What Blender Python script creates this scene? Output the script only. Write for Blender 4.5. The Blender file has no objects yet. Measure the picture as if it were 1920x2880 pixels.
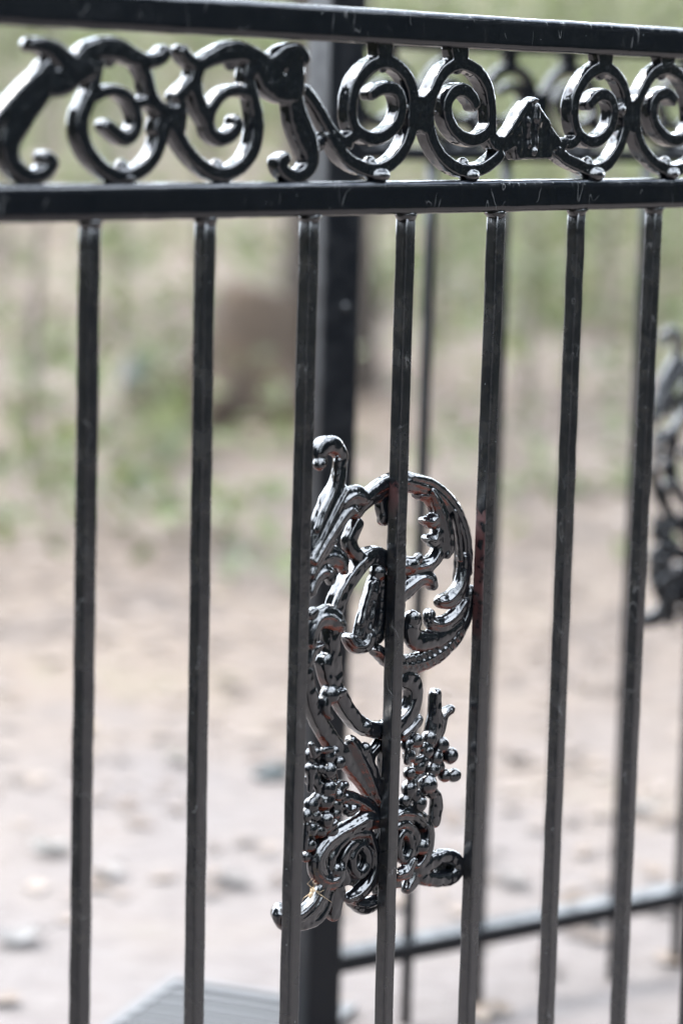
import bpy, bmesh, math, random
import numpy as np
from mathutils import Vector, Matrix
random.seed(7); rng = np.random.default_rng(7)
SC = bpy.context.scene
COL = SC.collection

# ------------------------------------------------------------------ camera
EYE = 1.17                                   # metres above the ground
F_PX, PITCH, ROLL = 7436.9, 0.1555, 0.0263   # solved from the fence's bars and rails
FW = np.array([0, math.cos(PITCH), -math.sin(PITCH)])
UP0 = np.array([0, math.sin(PITCH), math.cos(PITCH)]); RT0 = np.array([1., 0, 0])
RT = math.cos(ROLL)*RT0 + math.sin(ROLL)*UP0
UP = -math.sin(ROLL)*RT0 + math.cos(ROLL)*UP0
cd = bpy.data.cameras.new('camera'); cam = bpy.data.objects.new('camera', cd); COL.objects.link(cam)
cd.sensor_fit = 'VERTICAL'; cd.sensor_height = 36.0; cd.sensor_width = 24.0
cd.lens = F_PX/2880*36.0
cd.clip_start = 0.05; cd.clip_end = 600
M3 = Matrix(((RT[0], UP[0], -FW[0]), (RT[1], UP[1], -FW[1]), (RT[2], UP[2], -FW[2])))
cam.matrix_world = Matrix.Translation((0, 0, EYE)) @ M3.to_4x4()
cd.dof.use_dof = True; cd.dof.focus_distance = 2.185; cd.dof.aperture_fstop = 2.9
SC.camera = cam

# ------------------------------------------------------------------ sky, sun, exposure
SUN_EL, SUN_AZ = math.radians(60), math.radians(-55)      # azimuth measured from +Y towards +X
W = bpy.data.worlds.new('World'); SC.world = W; W.use_nodes = True
nt = W.node_tree; nt.nodes.clear()
sky = nt.nodes.new('ShaderNodeTexSky'); sky.sky_type = 'NISHITA'; sky.sun_disc = False
sky.sun_elevation = SUN_EL; sky.sun_rotation = SUN_AZ
sky.air_density = 1.0; sky.dust_density = 4.0; sky.ozone_density = 1.0
bg = nt.nodes.new('ShaderNodeBackground'); bg.inputs['Strength'].default_value = 0.15
wo = nt.nodes.new('ShaderNodeOutputWorld')
# broken bright cloud over the whole sky
tcw = nt.nodes.new('ShaderNodeTexCoord'); cn = nt.nodes.new('ShaderNodeTexNoise'); cn.inputs['Scale'].default_value = 3.2; cn.inputs['Detail'].default_value = 7; cn.inputs['Roughness'].default_value = .55
cr = nt.nodes.new('ShaderNodeMapRange'); cr.interpolation_type = 'SMOOTHSTEP'; cr.inputs[1].default_value = .34; cr.inputs[2].default_value = .54
cm_ = nt.nodes.new('ShaderNodeMix'); cm_.data_type = 'RGBA'; cm_.inputs[7].default_value = (18.3, 20., 22.2, 1)
nt.links.new(tcw.outputs['Generated'], cn.inputs['Vector']); nt.links.new(cn.outputs[0], cr.inputs[0]); nt.links.new(cr.outputs[0], cm_.inputs[0]); nt.links.new(sky.outputs[0], cm_.inputs[6])
nt.links.new(cm_.outputs[2], bg.inputs[0]); nt.links.new(bg.outputs[0], wo.inputs[0])
sl = bpy.data.lights.new('sun', 'SUN'); sl.energy = 1.5; sl.angle = math.radians(22); sl.color = (1, .95, .88)
so = bpy.data.objects.new('sun', sl); COL.objects.link(so)
sd = Vector((math.sin(SUN_AZ)*math.cos(SUN_EL), math.cos(SUN_AZ)*math.cos(SUN_EL), math.sin(SUN_EL)))
so.rotation_euler = sd.to_track_quat('Z', 'Y').to_euler(); so.location = (0, 0, 30)
vs = SC.view_settings; vs.view_transform = 'Standard'; vs.look = 'None'; vs.gamma = 1; vs.exposure = 1.95
vs.use_curve_mapping = False
SC.cycles.use_denoising = True
SC.cycles.max_bounces = 6
SC.cycles.sample_clamp_indirect = 6

# ------------------------------------------------------------------ pixels to places
def ray(x, y):
    return FW + (x-960)/F_PX*RT - (y-1440)/F_PX*UP
class Frame:
    """vertical fence plane: u along it, v towards the photographer, z up from the eye"""
    def __init__(s, th, ox, oy): s.th = th; s.o = np.array([ox, oy, 0.]); s.d = np.array([math.cos(th), math.sin(th), 0]); s.n = np.array([math.sin(th), -math.cos(th), 0])
    def uz(s, x, y, v=0.):
        r = ray(x, y); p0 = s.o + s.n*v
        t = (p0@s.n)/(r@s.n); p = r*t
        return float((p-s.o)@s.d), float(p[2])
K = 1.125
NEAR = Frame(0.8472, 0.0403*K, 1.8888*K)
SP = 0.1143
FAR = Frame(math.radians(34.4), 0.1334, 3.27)

def hgt(x, y):
    """ground height in metres (0 = paved ground by the fence)"""
    e = max(0., y-7.5)
    h = 0.0042*e*e if e < 17 else 1.2138+.1428*(e-17)-.0022*(e-17)**2 if e < 49.4 else 3.53
    if y > 5.6:
        k = min(1, (y-5.6)/4)
        h += k*(.05*math.sin(x*1.7+y*.6)+.04*math.sin(y*1.9-x*.8)+.03*math.sin(x*3.1+1))
    return h
def ground_at(x, y):
    r = ray(x, y); t = 1.5
    while t < 80:
        p = r*t
        if p[2]+EYE <= hgt(p[0], p[1]): return Vector((p[0], p[1], hgt(p[0], p[1])))
        t += .02
    p = r*40; return Vector((p[0], p[1], hgt(p[0], p[1])))

# ------------------------------------------------------------------ materials
def mat(name):
    m = bpy.data.materials.new(name); m.use_nodes = True
    return m, m.node_tree, m.node_tree.nodes['Principled BSDF']
def node(t, typ, **kw):
    n = t.nodes.new(typ)
    for k, v in kw.items():
        if k in n.inputs: n.inputs[k].default_value = v
        else: setattr(n, k, v)
    return n
def ramp(t, stops, src):
    r = t.nodes.new('ShaderNodeValToRGB'); e = r.color_ramp.elements
    while len(e) < len(stops): e.new(.5)
    for el, (p, c) in zip(e, stops):
        el.position = p; el.color = (*c, 1) if len(c) == 3 else c
    t.links.new(src, r.inputs[0]); return r
def math_(t, op, a, b=None, clamp=False):
    n = t.nodes.new('ShaderNodeMath'); n.operation = op; n.use_clamp = clamp
    for i, q in enumerate((a, b)):
        if q is None: continue
        if isinstance(q, (int, float)): n.inputs[i].default_value = q
        else: t.links.new(q, n.inputs[i])
    return n.outputs[0]
def smooth(t, src, lo, hi):
    n = t.nodes.new('ShaderNodeMapRange'); n.interpolation_type = 'SMOOTHSTEP'
    n.inputs[1].default_value = lo; n.inputs[2].default_value = hi
    t.links.new(src, n.inputs[0]); return n.outputs[0]

def paint(name, rough=(.08, .2), flecks=.5, bump=.35, drip=0., primer=None, fine=380., base=(.0025, .0033, .0048), coat=.0, dust=0., wisps=0., spec=.5):
    """glossy black enamel; primer = None | 'under' | (z0, z1) band on the bar's left face"""
    m, t, b = mat(name); L = t.links.new
    tc = node(t, 'ShaderNodeTexCoord')
    oi = node(t, 'ShaderNodeObjectInfo')
    mp = node(t, 'ShaderNodeVectorMath', operation='ADD')
    sc_ = node(t, 'ShaderNodeVectorMath', operation='SCALE'); sc_.inputs[3].default_value = 3.7
    cx = node(t, 'ShaderNodeCombineXYZ'); L(oi.outputs['Random'], cx.inputs[0]); L(oi.outputs['Random'], cx.inputs[2])
    L(cx.outputs[0], sc_.inputs[0]); L(tc.outputs['Object'], mp.inputs[0]); L(sc_.outputs[0], mp.inputs[1])
    co = mp.outputs[0]
    n1 = node(t, 'ShaderNodeTexNoise', Scale=38., Detail=4.); L(co, n1.inputs['Vector'])
    n2 = node(t, 'ShaderNodeTexNoise', Scale=fine, Detail=3.); L(co, n2.inputs['Vector'])
    n3 = node(t, 'ShaderNodeTexNoise', Scale=900., Detail=2.); L(co, n3.inputs['Vector'])
    rr = smooth(t, n1.outputs[0], .38, .68)
    r2 = math_(t, 'ADD', math_(t, 'MULTIPLY', rr, rough[1]-rough[0]), rough[0])
    # dust specks: small pale spots left in the enamel
    vo = node(t, 'ShaderNodeTexVoronoi', Scale=190.); L(co, vo.inputs['Vector'])
    dot = math_(t, 'LESS_THAN', vo.outputs['Distance'], .10)
    wn = node(t, 'ShaderNodeTexWhiteNoise'); L(vo.outputs['Position'], wn.inputs['Vector'])
    pick = math_(t, 'GREATER_THAN', wn.outputs['Value'], 1-.16*flecks)
    fl = math_(t, 'MULTIPLY', dot, pick)
    nz = node(t, 'ShaderNodeTexNoise', Scale=14., Detail=2.); L(co, nz.inputs['Vector'])
    fl = math_(t, 'MULTIPLY', fl, smooth(t, nz.outputs[0], .42, .6))
    mixc = node(t, 'ShaderNodeMix', data_type='RGBA'); L(fl, mixc.inputs[0])
    mixc.inputs[6].default_value = (*base, 1); mixc.inputs[7].default_value = (.16, .17, .17, 1)
    colr = mixc.outputs[2]
    if dust:
        nd_ = node(t, 'ShaderNodeTexNoise', Scale=170., Detail=6., Roughness=.7); L(co, nd_.inputs['Vector'])
        mp2 = node(t, 'ShaderNodeMix', data_type='RGBA'); L(math_(t, 'MULTIPLY', smooth(t, nd_.outputs[0], .42, .7), smooth(t, n1.outputs[0], .2, .6)), mp2.inputs[0]); L(colr, mp2.inputs[6]); mp2.inputs[7].default_value = (dust*1.08, dust, dust*.9, 1); colr = mp2.outputs[2]
    if wisps:
        mw = node(t, 'ShaderNodeMapping'); L(co, mw.inputs[0]); mw.inputs['Scale'].default_value = (55, 55, 24)
        nw = node(t, 'ShaderNodeTexNoise', Scale=1., Detail=1.5, Distortion=.4); L(mw.outputs[0], nw.inputs['Vector'])
        line = math_(t, 'LESS_THAN', math_(t, 'ABSOLUTE', math_(t, 'SUBTRACT', nw.outputs[0], .5)), .007)
        nv = node(t, 'ShaderNodeTexNoise', Scale=42., Detail=1.); L(co, nv.inputs['Vector'])
        line = math_(t, 'MULTIPLY', line, smooth(t, nv.outputs[0], .56, .68))
        mp3 = node(t, 'ShaderNodeMix', data_type='RGBA'); L(math_(t, 'MULTIPLY', line, wisps), mp3.inputs[0]); L(colr, mp3.inputs[6]); mp3.inputs[7].default_value = (.10, .10, .10, 1); colr = mp3.outputs[2]
    if primer is not None:
        if primer == 'under':
            ge = node(t, 'ShaderNodeNewGeometry'); sx = node(t, 'ShaderNodeSeparateXYZ'); L(ge.outputs['Normal'], sx.inputs[0])
            a = smooth(t, math_(t, 'MULTIPLY', sx.outputs[2], -1), .25, .8)
            nn = node(t, 'ShaderNodeTexNoise', Scale=26., Detail=5.); L(co, nn.inputs['Vector'])
            mk = math_(t, 'MULTIPLY', a, smooth(t, nn.outputs[0], .43, .58))
        else:
            nrm = node(t, 'ShaderNodeSeparateXYZ'); L(tc.outputs['Normal'], nrm.inputs[0])
            side = smooth(t, math_(t, 'MULTIPLY', nrm.outputs[0], -1), .6, .9)
            pz = node(t, 'ShaderNodeSeparateXYZ'); L(tc.outputs['Object'], pz.inputs[0])
            nn = node(t, 'ShaderNodeTexNoise', Scale=120., Detail=6.); L(co, nn.inputs['Vector'])
            zz = math_(t, 'ADD', pz.outputs[2], math_(t, 'MULTIPLY', math_(t, 'SUBTRACT', nn.outputs[0], .5), .035))
            band = math_(t, 'MULTIPLY', smooth(t, zz, primer[0], primer[0]+.05), smooth(t, math_(t, 'MULTIPLY', zz, -1), -primer[1], -primer[1]+.006))
            mk = math_(t, 'MULTIPLY', math_(t, 'MULTIPLY', side, band), smooth(t, nn.outputs[0], .34, .56))
        mx = node(t, 'ShaderNodeMix', data_type='RGBA'); L(mk, mx.inputs[0]); L(colr, mx.inputs[6])
        mx.inputs[7].default_value = (.19, .04, .018, 1) if primer == 'under' else (.036, .0075, .007, 1)
        colr = mx.outputs[2]
        r2 = math_(t, 'ADD', r2, math_(t, 'MULTIPLY', mk, .3))
        ct = math_(t, 'MULTIPLY', math_(t, 'SUBTRACT', 1., mk), coat); L(ct, b.inputs['Coat Weight'])
    else:
        b.inputs['Coat Weight'].default_value = coat
    L(colr, b.inputs['Base Color']); L(r2, b.inputs['Roughness'])
    b.inputs['Coat Roughness'].default_value = rough[0]*.6
    b.inputs['Coat IOR'].default_value = 1.5
    b.inputs['Specular IOR Level'].default_value = spec
    hgt_ = math_(t, 'ADD', n1.outputs[0], math_(t, 'MULTIPLY', n2.outputs[0], .22))
    hgt_ = math_(t, 'ADD', hgt_, math_(t, 'MULTIPLY', n3.outputs[0], .04))
    if drip:
        mpg = node(t, 'ShaderNodeMapping'); L(co, mpg.inputs[0]); mpg.inputs['Scale'].default_value = (210, 210, 34)
        nd = node(t, 'ShaderNodeTexNoise', Scale=1., Detail=3., Distortion=.8); L(mpg.outputs[0], nd.inputs['Vector'])
        ridge = smooth(t, nd.outputs[0], .60, .70)
        hgt_ = math_(t, 'ADD', hgt_, math_(t, 'MULTIPLY', ridge, drip))
    bp = node(t, 'ShaderNodeBump', Strength=bump, Distance=.0016); L(hgt_, bp.inputs['Height'])
    L(bp.outputs[0], b.inputs['Normal']); L(bp.outputs[0], b.inputs['Coat Normal'])
    return m
M_RAIL = paint('black_enamel_rail', (.08, .18), .9, .16, .9, wisps=.55)
M_BAR = paint('black_enamel_bar', (.20, .30), .6, .34, .2, dust=.013, wisps=.4, spec=.85, fine=300.)
M_BAR4 = paint('black_enamel_bar_bare_patch', (.20, .30), .6, .34, .2, dust=.013, wisps=.4, spec=.85, primer=(NEAR.uz(1090, 1490)[1]+EYE, NEAR.uz(1090, 1352)[1]+EYE), fine=300.)
M_BAR5 = paint('black_enamel_bar_bare_stripe', (.20, .30), .6, .34, .2, dust=.013, wisps=.4, spec=.85, primer=(NEAR.uz(1340, 1830)[1]+EYE, NEAR.uz(1340, 1425)[1]+EYE), fine=300.)
M_CAST = paint('black_enamel_casting', (.04, .09), .1, .12, coat=.6, fine=200.)
M_ORN = paint('black_enamel_ornament', (.04, .09), .12, .12, primer='under', coat=.6, fine=200.)
M_FAR = paint('black_enamel_far', (.3, .5), .1, .15, spec=.3)
M_FARC = paint('black_enamel_far_casting', (.12, .22), .1, .12, spec=.45)

# ------------------------------------------------------------------ mesh helpers
def link(name, me, m=None, parent=None, loc=None):
    o = bpy.data.objects.new(name, me); COL.objects.link(o)
    if m is not None and me is not None and not me.materials: me.materials.append(m)
    if parent: o.parent = parent
    if loc is not None: o.location = loc
    return o
def tag(o, label, cat, group=None, kind=None):
    o['label'] = label; o['category'] = cat
    if group: o['group'] = group
    if kind: o['kind'] = kind
    return o
def structure(o): o['kind'] = 'structure'; return o
def empty(name, loc=(0, 0, 0), rz=0.):
    o = bpy.data.objects.new(name, None); COL.objects.link(o); o.location = loc; o.rotation_euler = (0, 0, rz)
    o.empty_display_size = .1; return o
def mesh(name, V, F, smooth_=True):
    me = bpy.data.meshes.new(name); me.from_pydata([tuple(v) for v in V], [], F); me.validate(); me.update()
    if smooth_:
        me.polygons.foreach_set('use_smooth', [True]*len(me.polygons))
    return me
def round_rect(w, h, r, seg=4):
    P = []
    for cx, cy, a0 in ((w/2-r, h/2-r, 0), (-w/2+r, h/2-r, 90), (-w/2+r, -h/2+r, 180), (w/2-r, -h/2+r, 270)):
        for i in range(seg+1):
            a = math.radians(a0+90*i/seg); P.append((cx+r*math.cos(a), cy+r*math.sin(a)))
    # keep the flats flat: an extra point just inside each arc
    Q = []
    n = len(P)
    for i, p in enumerate(P):
        q = P[(i+1) % n]; Q.append(p)
        if (i+1) % (seg+1) == 0:
            for f in (.12, .5, .88): Q.append((p[0]+(q[0]-p[0])*f, p[1]+(q[1]-p[1])*f))
    return Q
def beam(name, p0, p1, w, h, r, segs=40, wob=.00012, side=(0, 1, 0)):
    """rounded bar from p0 to p1; w measured along side, h across"""
    p0, p1 = Vector(p0), Vector(p1); d = (p1-p0).normalized(); s = Vector(side); s = (s-d*s.dot(d)).normalized(); o = d.cross(s)
    pr = round_rect(w, h, r); n = len(pr); V = []; F = []
    for i in range(segs+1):
        c = p0.lerp(p1, i/segs)
        a, b = random.gauss(0, wob), random.gauss(0, wob); k = 1+random.gauss(0, wob*12)
        for x, y in pr: V.append(c+s*(x*k+a)+o*(y*k+b))
    for i in range(segs):
        for j in range(n):
            k = (j+1) % n; F.append((i*n+j, i*n+k, (i+1)*n+k, (i+1)*n+j))
    F.append(tuple(range(n-1, -1, -1))); F.append(tuple(segs*n+j for j in range(n)))
    me = mesh(name, V, F)
    bm = bmesh.new(); bm.from_mesh(me); bmesh.ops.recalc_face_normals(bm, faces=bm.faces); bm.to_mesh(me); bm.free()
    return me

# crops of the photograph in which outlines were read: origin x, y and scale
CR = {'F1': (0, 80, .318878), 'F2': (450, 80, .318878), 'F3': (900, 80, .318878), 'F4': (1420, 80, .318878),
      'G3': (780, 1200, .382653), 'G4': (760, 1880, .382653), 'O7': (760, 2260, .216837), 'O5': (820, 1980, .191327)}
class Cast:
    """collects swept strokes, plates and beads of a casting and fuses them into one skin"""
    def __init__(s, fr, v0, fat=1.35, deep=1.12, bead=1.25): s.fr = fr; s.v0 = v0; s.V = []; s.F = []; s.fat = fat; s.deep = deep; s.bead = bead
    def P(s, c, x, y, dv=0.):
        ox, oy, k = CR[c]; u, z = s.fr.uz(ox+x*k, oy+y*k, s.v0+dv); return Vector((u, -(s.v0+dv), z+EYE))
    def add(s, V, F):
        b = len(s.V); s.V += V; s.F += [tuple(b+i for i in f) for f in F]
    def stroke(s, c, pts, w, d=12., dv=0., n=3.2, closed=False, ridge=0.):
        dvs = list(dv) if isinstance(dv, (list, tuple)) else [dv]*len(pts)
        ws = list(w) if isinstance(w, (list, tuple)) else [w]*len(pts)
        if len(ws) == 2: ws = [ws[0]+(ws[1]-ws[0])*i/(len(pts)-1) for i in range(len(pts))]
        ds = list(d) if isinstance(d, (list, tuple)) else [d]*len(pts)
        if len(ds) == 2: ds = [ds[0]+(ds[1]-ds[0])*i/(len(pts)-1) for i in range(len(pts))]
        A = [np.array([*s.P(c, x, y, q/1000.), a, b]) for (x, y), a, b, q in zip(pts, ws, ds, dvs)]
        if closed: A = [A[-1]]+A+A[:2]
        else: A = [2*A[0]-A[1]]+A+[2*A[-1]-A[-2]]
        C = []
        for i in range(1, len(A)-2):
            for j in range(7):
                t = j/7; p0, p1, p2, p3 = A[i-1:i+3]
                C.append(.5*(2*p1+(p2-p0)*t+(2*p0-5*p1+4*p2-p3)*t*t+(3*p1-p0-3*p2+p3)*t**3))
        if not closed: C.append(A[-2])
        m = 20; V = []; F = []
        prof = []
        for j in range(m):
            a = 2*math.pi*j/m; ca, sa = math.cos(a), math.sin(a)
            prof.append((abs(ca)**(2/n)*math.copysign(1, ca), abs(sa)**(2/n)*math.copysign(1, sa)))
        rings = []
        N = len(C)
        for i in range(N):
            q = C[(i+1) % N] if (closed or i < N-1) else C[i]; p = C[i-1] if (closed or i > 0) else C[i]
            T = Vector((q-p)[:3]); T.normalize(); rings.append((Vector(C[i][:3]), T, s.fat*C[i][3]/2000, s.deep*C[i][4]/2000))
        if not closed:
            c0, T0, w0, d0 = rings[0]; c1, T1, w1, d1 = rings[-1]
            rings = [(c0-T0*w0*.75, T0, w0*.45, d0*.6), (c0-T0*w0*.4, T0, w0*.8, d0*.88)]+rings+[(c1+T1*w1*.4, T1, w1*.8, d1*.88), (c1+T1*w1*.75, T1, w1*.45, d1*.6)]
        for cc, T, a, b in rings:
            sd_ = Vector((0, 1, 0)); S = sd_.cross(T); S.normalize()
            for x, y in prof:
                V.append(cc+S*(x*a)+sd_*(y*b))
        R = len(rings)
        for i in range(R if closed else R-1):
            i2 = (i+1) % R
            for j in range(m):
                k = (j+1) % m; F.append((i*m+j, i2*m+j, i2*m+k, i*m+k))
        if not closed:
            F.append(tuple(range(m))); F.append(tuple((R-1)*m+j for j in range(m-1, -1, -1)))
        s.add(V, F)
        if not ridge and n <= 2.45 and max(ws) >= 8 and len(pts) > 2: ridge = .27
        if ridge and n > 2.05:
            s.stroke(c, pts, [x*ridge for x in ws], [x*.7 for x in ds], [q+.32*x for q, x in zip(dvs, ds)], 2.)
    def plate(s, c, poly, d=12., dv=0.):
        f = [s.P(c, x, y, (dv+d/2)/1000) for x, y in poly]; b = [p+Vector((0, d/1000, 0)) for p in f]; n = len(f)
        s.add(f+b, [tuple(range(n)), tuple(range(2*n-1, n-1, -1))]+[(i, i+n, (i+1) % n+n, (i+1) % n) for i in range(n)])
    def ball(s, c, x, y, r, dv=0., sq=(1, 1, 1)):
        """r in crop pixels, measured upright"""
        p = s.P(c, x, y, dv/1000.); q = s.P(c, x, y+r, dv/1000.); R = abs(p.z-q.z)*s.bead; V = []; F = []; a, b = 8, 12
        V.append(p+Vector((0, 0, R*sq[2])))
        for i in range(1, a):
            th = math.pi*i/a
            for j in range(b):
                ph = 2*math.pi*j/b; V.append(p+Vector((R*sq[0]*math.sin(th)*math.cos(ph), R*sq[1]*math.sin(th)*math.sin(ph), R*sq[2]*math.cos(th))))
        V.append(p-Vector((0, 0, R*sq[2])))
        for j in range(b):
            k = (j+1) % b; F.append((0, 1+j, 1+k)); e = 1+(a-2)*b; F.append((len(V)-1, e+k, e+j))
            for i in range(a-2):
                F.append((1+i*b+j, 1+(i+1)*b+j, 1+(i+1)*b+k, 1+i*b+k))
        s.add(V, F)
    def build(s, name, m, voxel=.001, it=3, parent=None, lump=0.):
        me = bpy.data.meshes.new(name+'_raw'); me.from_pydata([tuple(v) for v in s.V], [], s.F); me.validate()
        bm = bmesh.new(); bm.from_mesh(me); bmesh.ops.recalc_face_normals(bm, faces=bm.faces); bm.to_mesh(me); bm.free()
        o = bpy.data.objects.new(name+'_raw', me); COL.objects.link(o)
        r = o.modifiers.new('r', 'REMESH'); r.mode = 'VOXEL'; r.voxel_size = voxel; r.adaptivity = 0
        sm = o.modifiers.new('s', 'SMOOTH'); sm.factor = .5; sm.iterations = it
        dg = bpy.context.evaluated_depsgraph_get(); dg.update()
        out = bpy.data.meshes.new_from_object(o.evaluated_get(dg), depsgraph=dg)
        bpy.data.objects.remove(o); bpy.data.meshes.remove(me)
        if lump:
            n_ = len(out.vertices); co = np.empty(n_*3, 'f4'); out.vertices.foreach_get('co', co); co = co.reshape(-1, 3); nm = np.empty(n_*3, 'f4'); out.vertex_normals.foreach_get('vector', nm); nm = nm.reshape(-1, 3)
            rg = np.random.default_rng(5); h_ = np.zeros(n_)
            for wl, am, cnt in ((.013, .62, 7), (.007, .42, 8), (.0034, .13, 8)):
                for _ in range(cnt):
                    d_ = rg.normal(size=3); d_ /= np.linalg.norm(d_); h_ += am/math.sqrt(cnt)*np.sin(co@d_*(6.2832/wl*rg.uniform(.75, 1.3))+rg.uniform(0, 6.28))
            co += nm*(h_*lump*.001)[:, None]; out.vertices.foreach_set('co', co.ravel()); out.update()
        out.name = name; out.materials.clear(); out.materials.append(m)
        out.polygons.foreach_set('use_smooth', [True]*len(out.polygons))
        return link(name, out, None, parent)

# ================================================================== THE GROUND
def ground_sheet():
    xs = np.unique(np.concatenate([np.linspace(-6, 6, 61), np.linspace(-20, 20, 51), np.linspace(-160, 160, 41)]).round(3))
    ys = np.unique(np.concatenate([np.linspace(-4, 24, 113), np.linspace(-30, 60, 61), np.linspace(-160, 220, 39)]).round(3))
    V = [(x, y, hgt(x, y)) for y in ys for x in xs]; n = len(xs)
    F = [(j*n+i, j*n+i+1, (j+1)*n+i+1, (j+1)*n+i) for j in range(len(ys)-1) for i in range(n-1)]
    m, t, b = mat('woodland_soil'); L = t.links.new
    g = node(t, 'ShaderNodeNewGeometry')
    n1 = node(t, 'ShaderNodeTexNoise', Scale=1.3, Detail=6., Roughness=.65); L(g.outputs['Position'], n1.inputs['Vector'])
    n2 = node(t, 'ShaderNodeTexNoise', Scale=16., Detail=4.); L(g.outputs['Position'], n2.inputs['Vector'])
    v = math_(t, 'ADD', math_(t, 'MULTIPLY', n1.outputs[0], .6), math_(t, 'MULTIPLY', n2.outputs[0], .4))
    r = ramp(t, [(.32, (.022, .013, .008)), (.45, (.052, .034, .022)), (.56, (.082, .058, .041)), (.70, (.056, .050, .022))], v)
    r3 = ramp(t, [(.3, (0.0693, 0.0574, 0.0533)), (.5, (0.0886, 0.0760, 0.0712)), (.7, (0.1015, 0.0889, 0.0841))], v)
    sp_ = node(t, 'ShaderNodeSeparateXYZ'); L(g.outputs['Position'], sp_.inputs[0])
    yy = math_(t, 'ADD', sp_.outputs[1], math_(t, 'MULTIPLY', math_(t, 'SUBTRACT', n1.outputs[0], .5), 5.))
    mx = node(t, 'ShaderNodeMix', data_type='RGBA'); L(smooth(t, yy, 2.9, 6.2), mx.inputs[0]); L(r3.outputs[0], mx.inputs[6]); L(r.outputs[0], mx.inputs[7])
    L(mx.outputs[2], b.inputs['Base Color']); b.inputs['Roughness'].default_value = .95
    bp = node(t, 'ShaderNodeBump', Strength=.6, Distance=.02); L(n2.outputs[0], bp.inputs['Height']); L(bp.outputs[0], b.inputs['Normal'])
    structure(link('ground', mesh('ground', V, F), m))
ground_sheet()
def limb(V, F, pts, rad, n=9):
    b0 = len(V)
    for i, p in enumerate(pts):
        p = Vector(p); q = Vector(pts[min(i+1, len(pts)-1)]); o = Vector(pts[max(i-1, 0)]); T = (q-o).normalized()
        s = T.orthogonal().normalized() if abs(T.z) < .9 else Vector((1, 0, 0)).cross(T).normalized(); u = T.cross(s)
        for j in range(n):
            a = 6.2832*j/n; k = 1+.08*math.sin(3*a+i)
            V.append(tuple(p+(s*math.cos(a)+u*math.sin(a))*rad[i]*k))
    for i in range(len(pts)-1):
        for j in range(n):
            k = (j+1) % n; F.append((b0+i*n+j, b0+i*n+k, b0+(i+1)*n+k, b0+(i+1)*n+j))
    F.append(tuple(b0+(len(pts)-1)*n+j for j in range(n)))
# ------------------------------------------------------------------ leaf litter and ground cover
def island_mat(name, stops, rough=.7, trans=0., patch=0.):
    m, t, b = mat(name); g = node(t, 'ShaderNodeNewGeometry')
    src = g.outputs['Random Per Island']
    if patch:                                   # neighbouring leaves fell from the same trees and share a tone
        pn = node(t, 'ShaderNodeTexNoise', Scale=2.6, Detail=3.); t.links.new(g.outputs['Position'], pn.inputs['Vector'])
        src = math_(t, 'ADD', math_(t, 'MULTIPLY', src, 1-patch), math_(t, 'MULTIPLY', smooth(t, pn.outputs[0], .36, .64), patch))
    r = ramp(t, stops, src); t.links.new(r.outputs[0], b.inputs['Base Color'])
    b.inputs['Roughness'].default_value = rough
    if trans:
        tr = node(t, 'ShaderNodeBsdfTranslucent'); t.links.new(r.outputs[0], tr.inputs[0])
        mx = node(t, 'ShaderNodeMixShader'); mx.inputs[0].default_value = trans
        t.links.new(b.outputs[0], mx.inputs[1]); t.links.new(tr.outputs[0], mx.inputs[2])
        t.links.new(mx.outputs[0], t.nodes['Material Output'].inputs[0])
    return m
M_LITTER = island_mat('dead_leaf', [(0, (.022, .012, .007)), (.25, (.052, .032, .020)), (.5, (.084, .058, .040)), (.72, (.108, .080, .060)), (.9, (.132, .104, .086)), (1, (.128, .086, .032))], patch=.62)
M_GREEN = island_mat('green_leaf', [(0, (.044, .054, .018)), (.35, (.072, .086, .032)), (.7, (.102, .116, .048)), (1, (.132, .138, .068))], .6, .4)
M_CROWN = island_mat('tree_leaf', [(0, (.035, .06, .018)), (.5, (.07, .11, .03)), (1, (.12, .16, .05))], .5, .3)
M_OLIVE = island_mat('olive_leaf', [(0, (.03, .032, .014)), (.5, (.055, .055, .028)), (1, (.09, .085, .05))], .7)
M_EVER = island_mat('evergreen_leaf', [(0, (.008, .012, .006)), (.5, (.016, .022, .011)), (1, (.03, .038, .02))], .75)
def leaf(V, F, c, size, yaw, tilt, roll_, cup=.12):
    """folded pointed leaf: six corners, four faces"""
    R = Matrix.Rotation(yaw, 3, 'Z') @ Matrix.Rotation(tilt, 3, 'X') @ Matrix.Rotation(roll_, 3, 'Y')
    b = len(V); w = size*.33
    for x, y, z in ((0, -size*.5, 0), (w, -.05*size, cup*size), (0, .5*size, .02*size), (-w, -.05*size, cup*size), (0, 0, 0)):
        V.append(tuple(c+R@Vector((x, y, z))))
    F += [(b, b+1, b+4), (b+1, b+2, b+4), (b+2, b+3, b+4), (b+3, b, b+4)]
V, F = [], []
for i in range(26000):
    y = 2.3+20*random.random()**.8; x = random.uniform(-1, 1)*(.27*y+1.3)
    if random.random() > .05+.95*min(1, max(0, (y-2.6)/4.0)): continue
    s = random.uniform(.028, .07)
    leaf(V, F, Vector((x, y, hgt(x, y)+.004+random.random()*.008)), s, random.random()*6.28, random.gauss(0, .12), random.gauss(0, .12), .05)
o = link('leaf_litter', mesh('leaf_litter', V, F, False), M_LITTER)
tag(o, 'dry fallen leaves scattered over the woodland floor behind the fences', 'leaf litter', kind='stuff')
V, F = [], []
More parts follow.
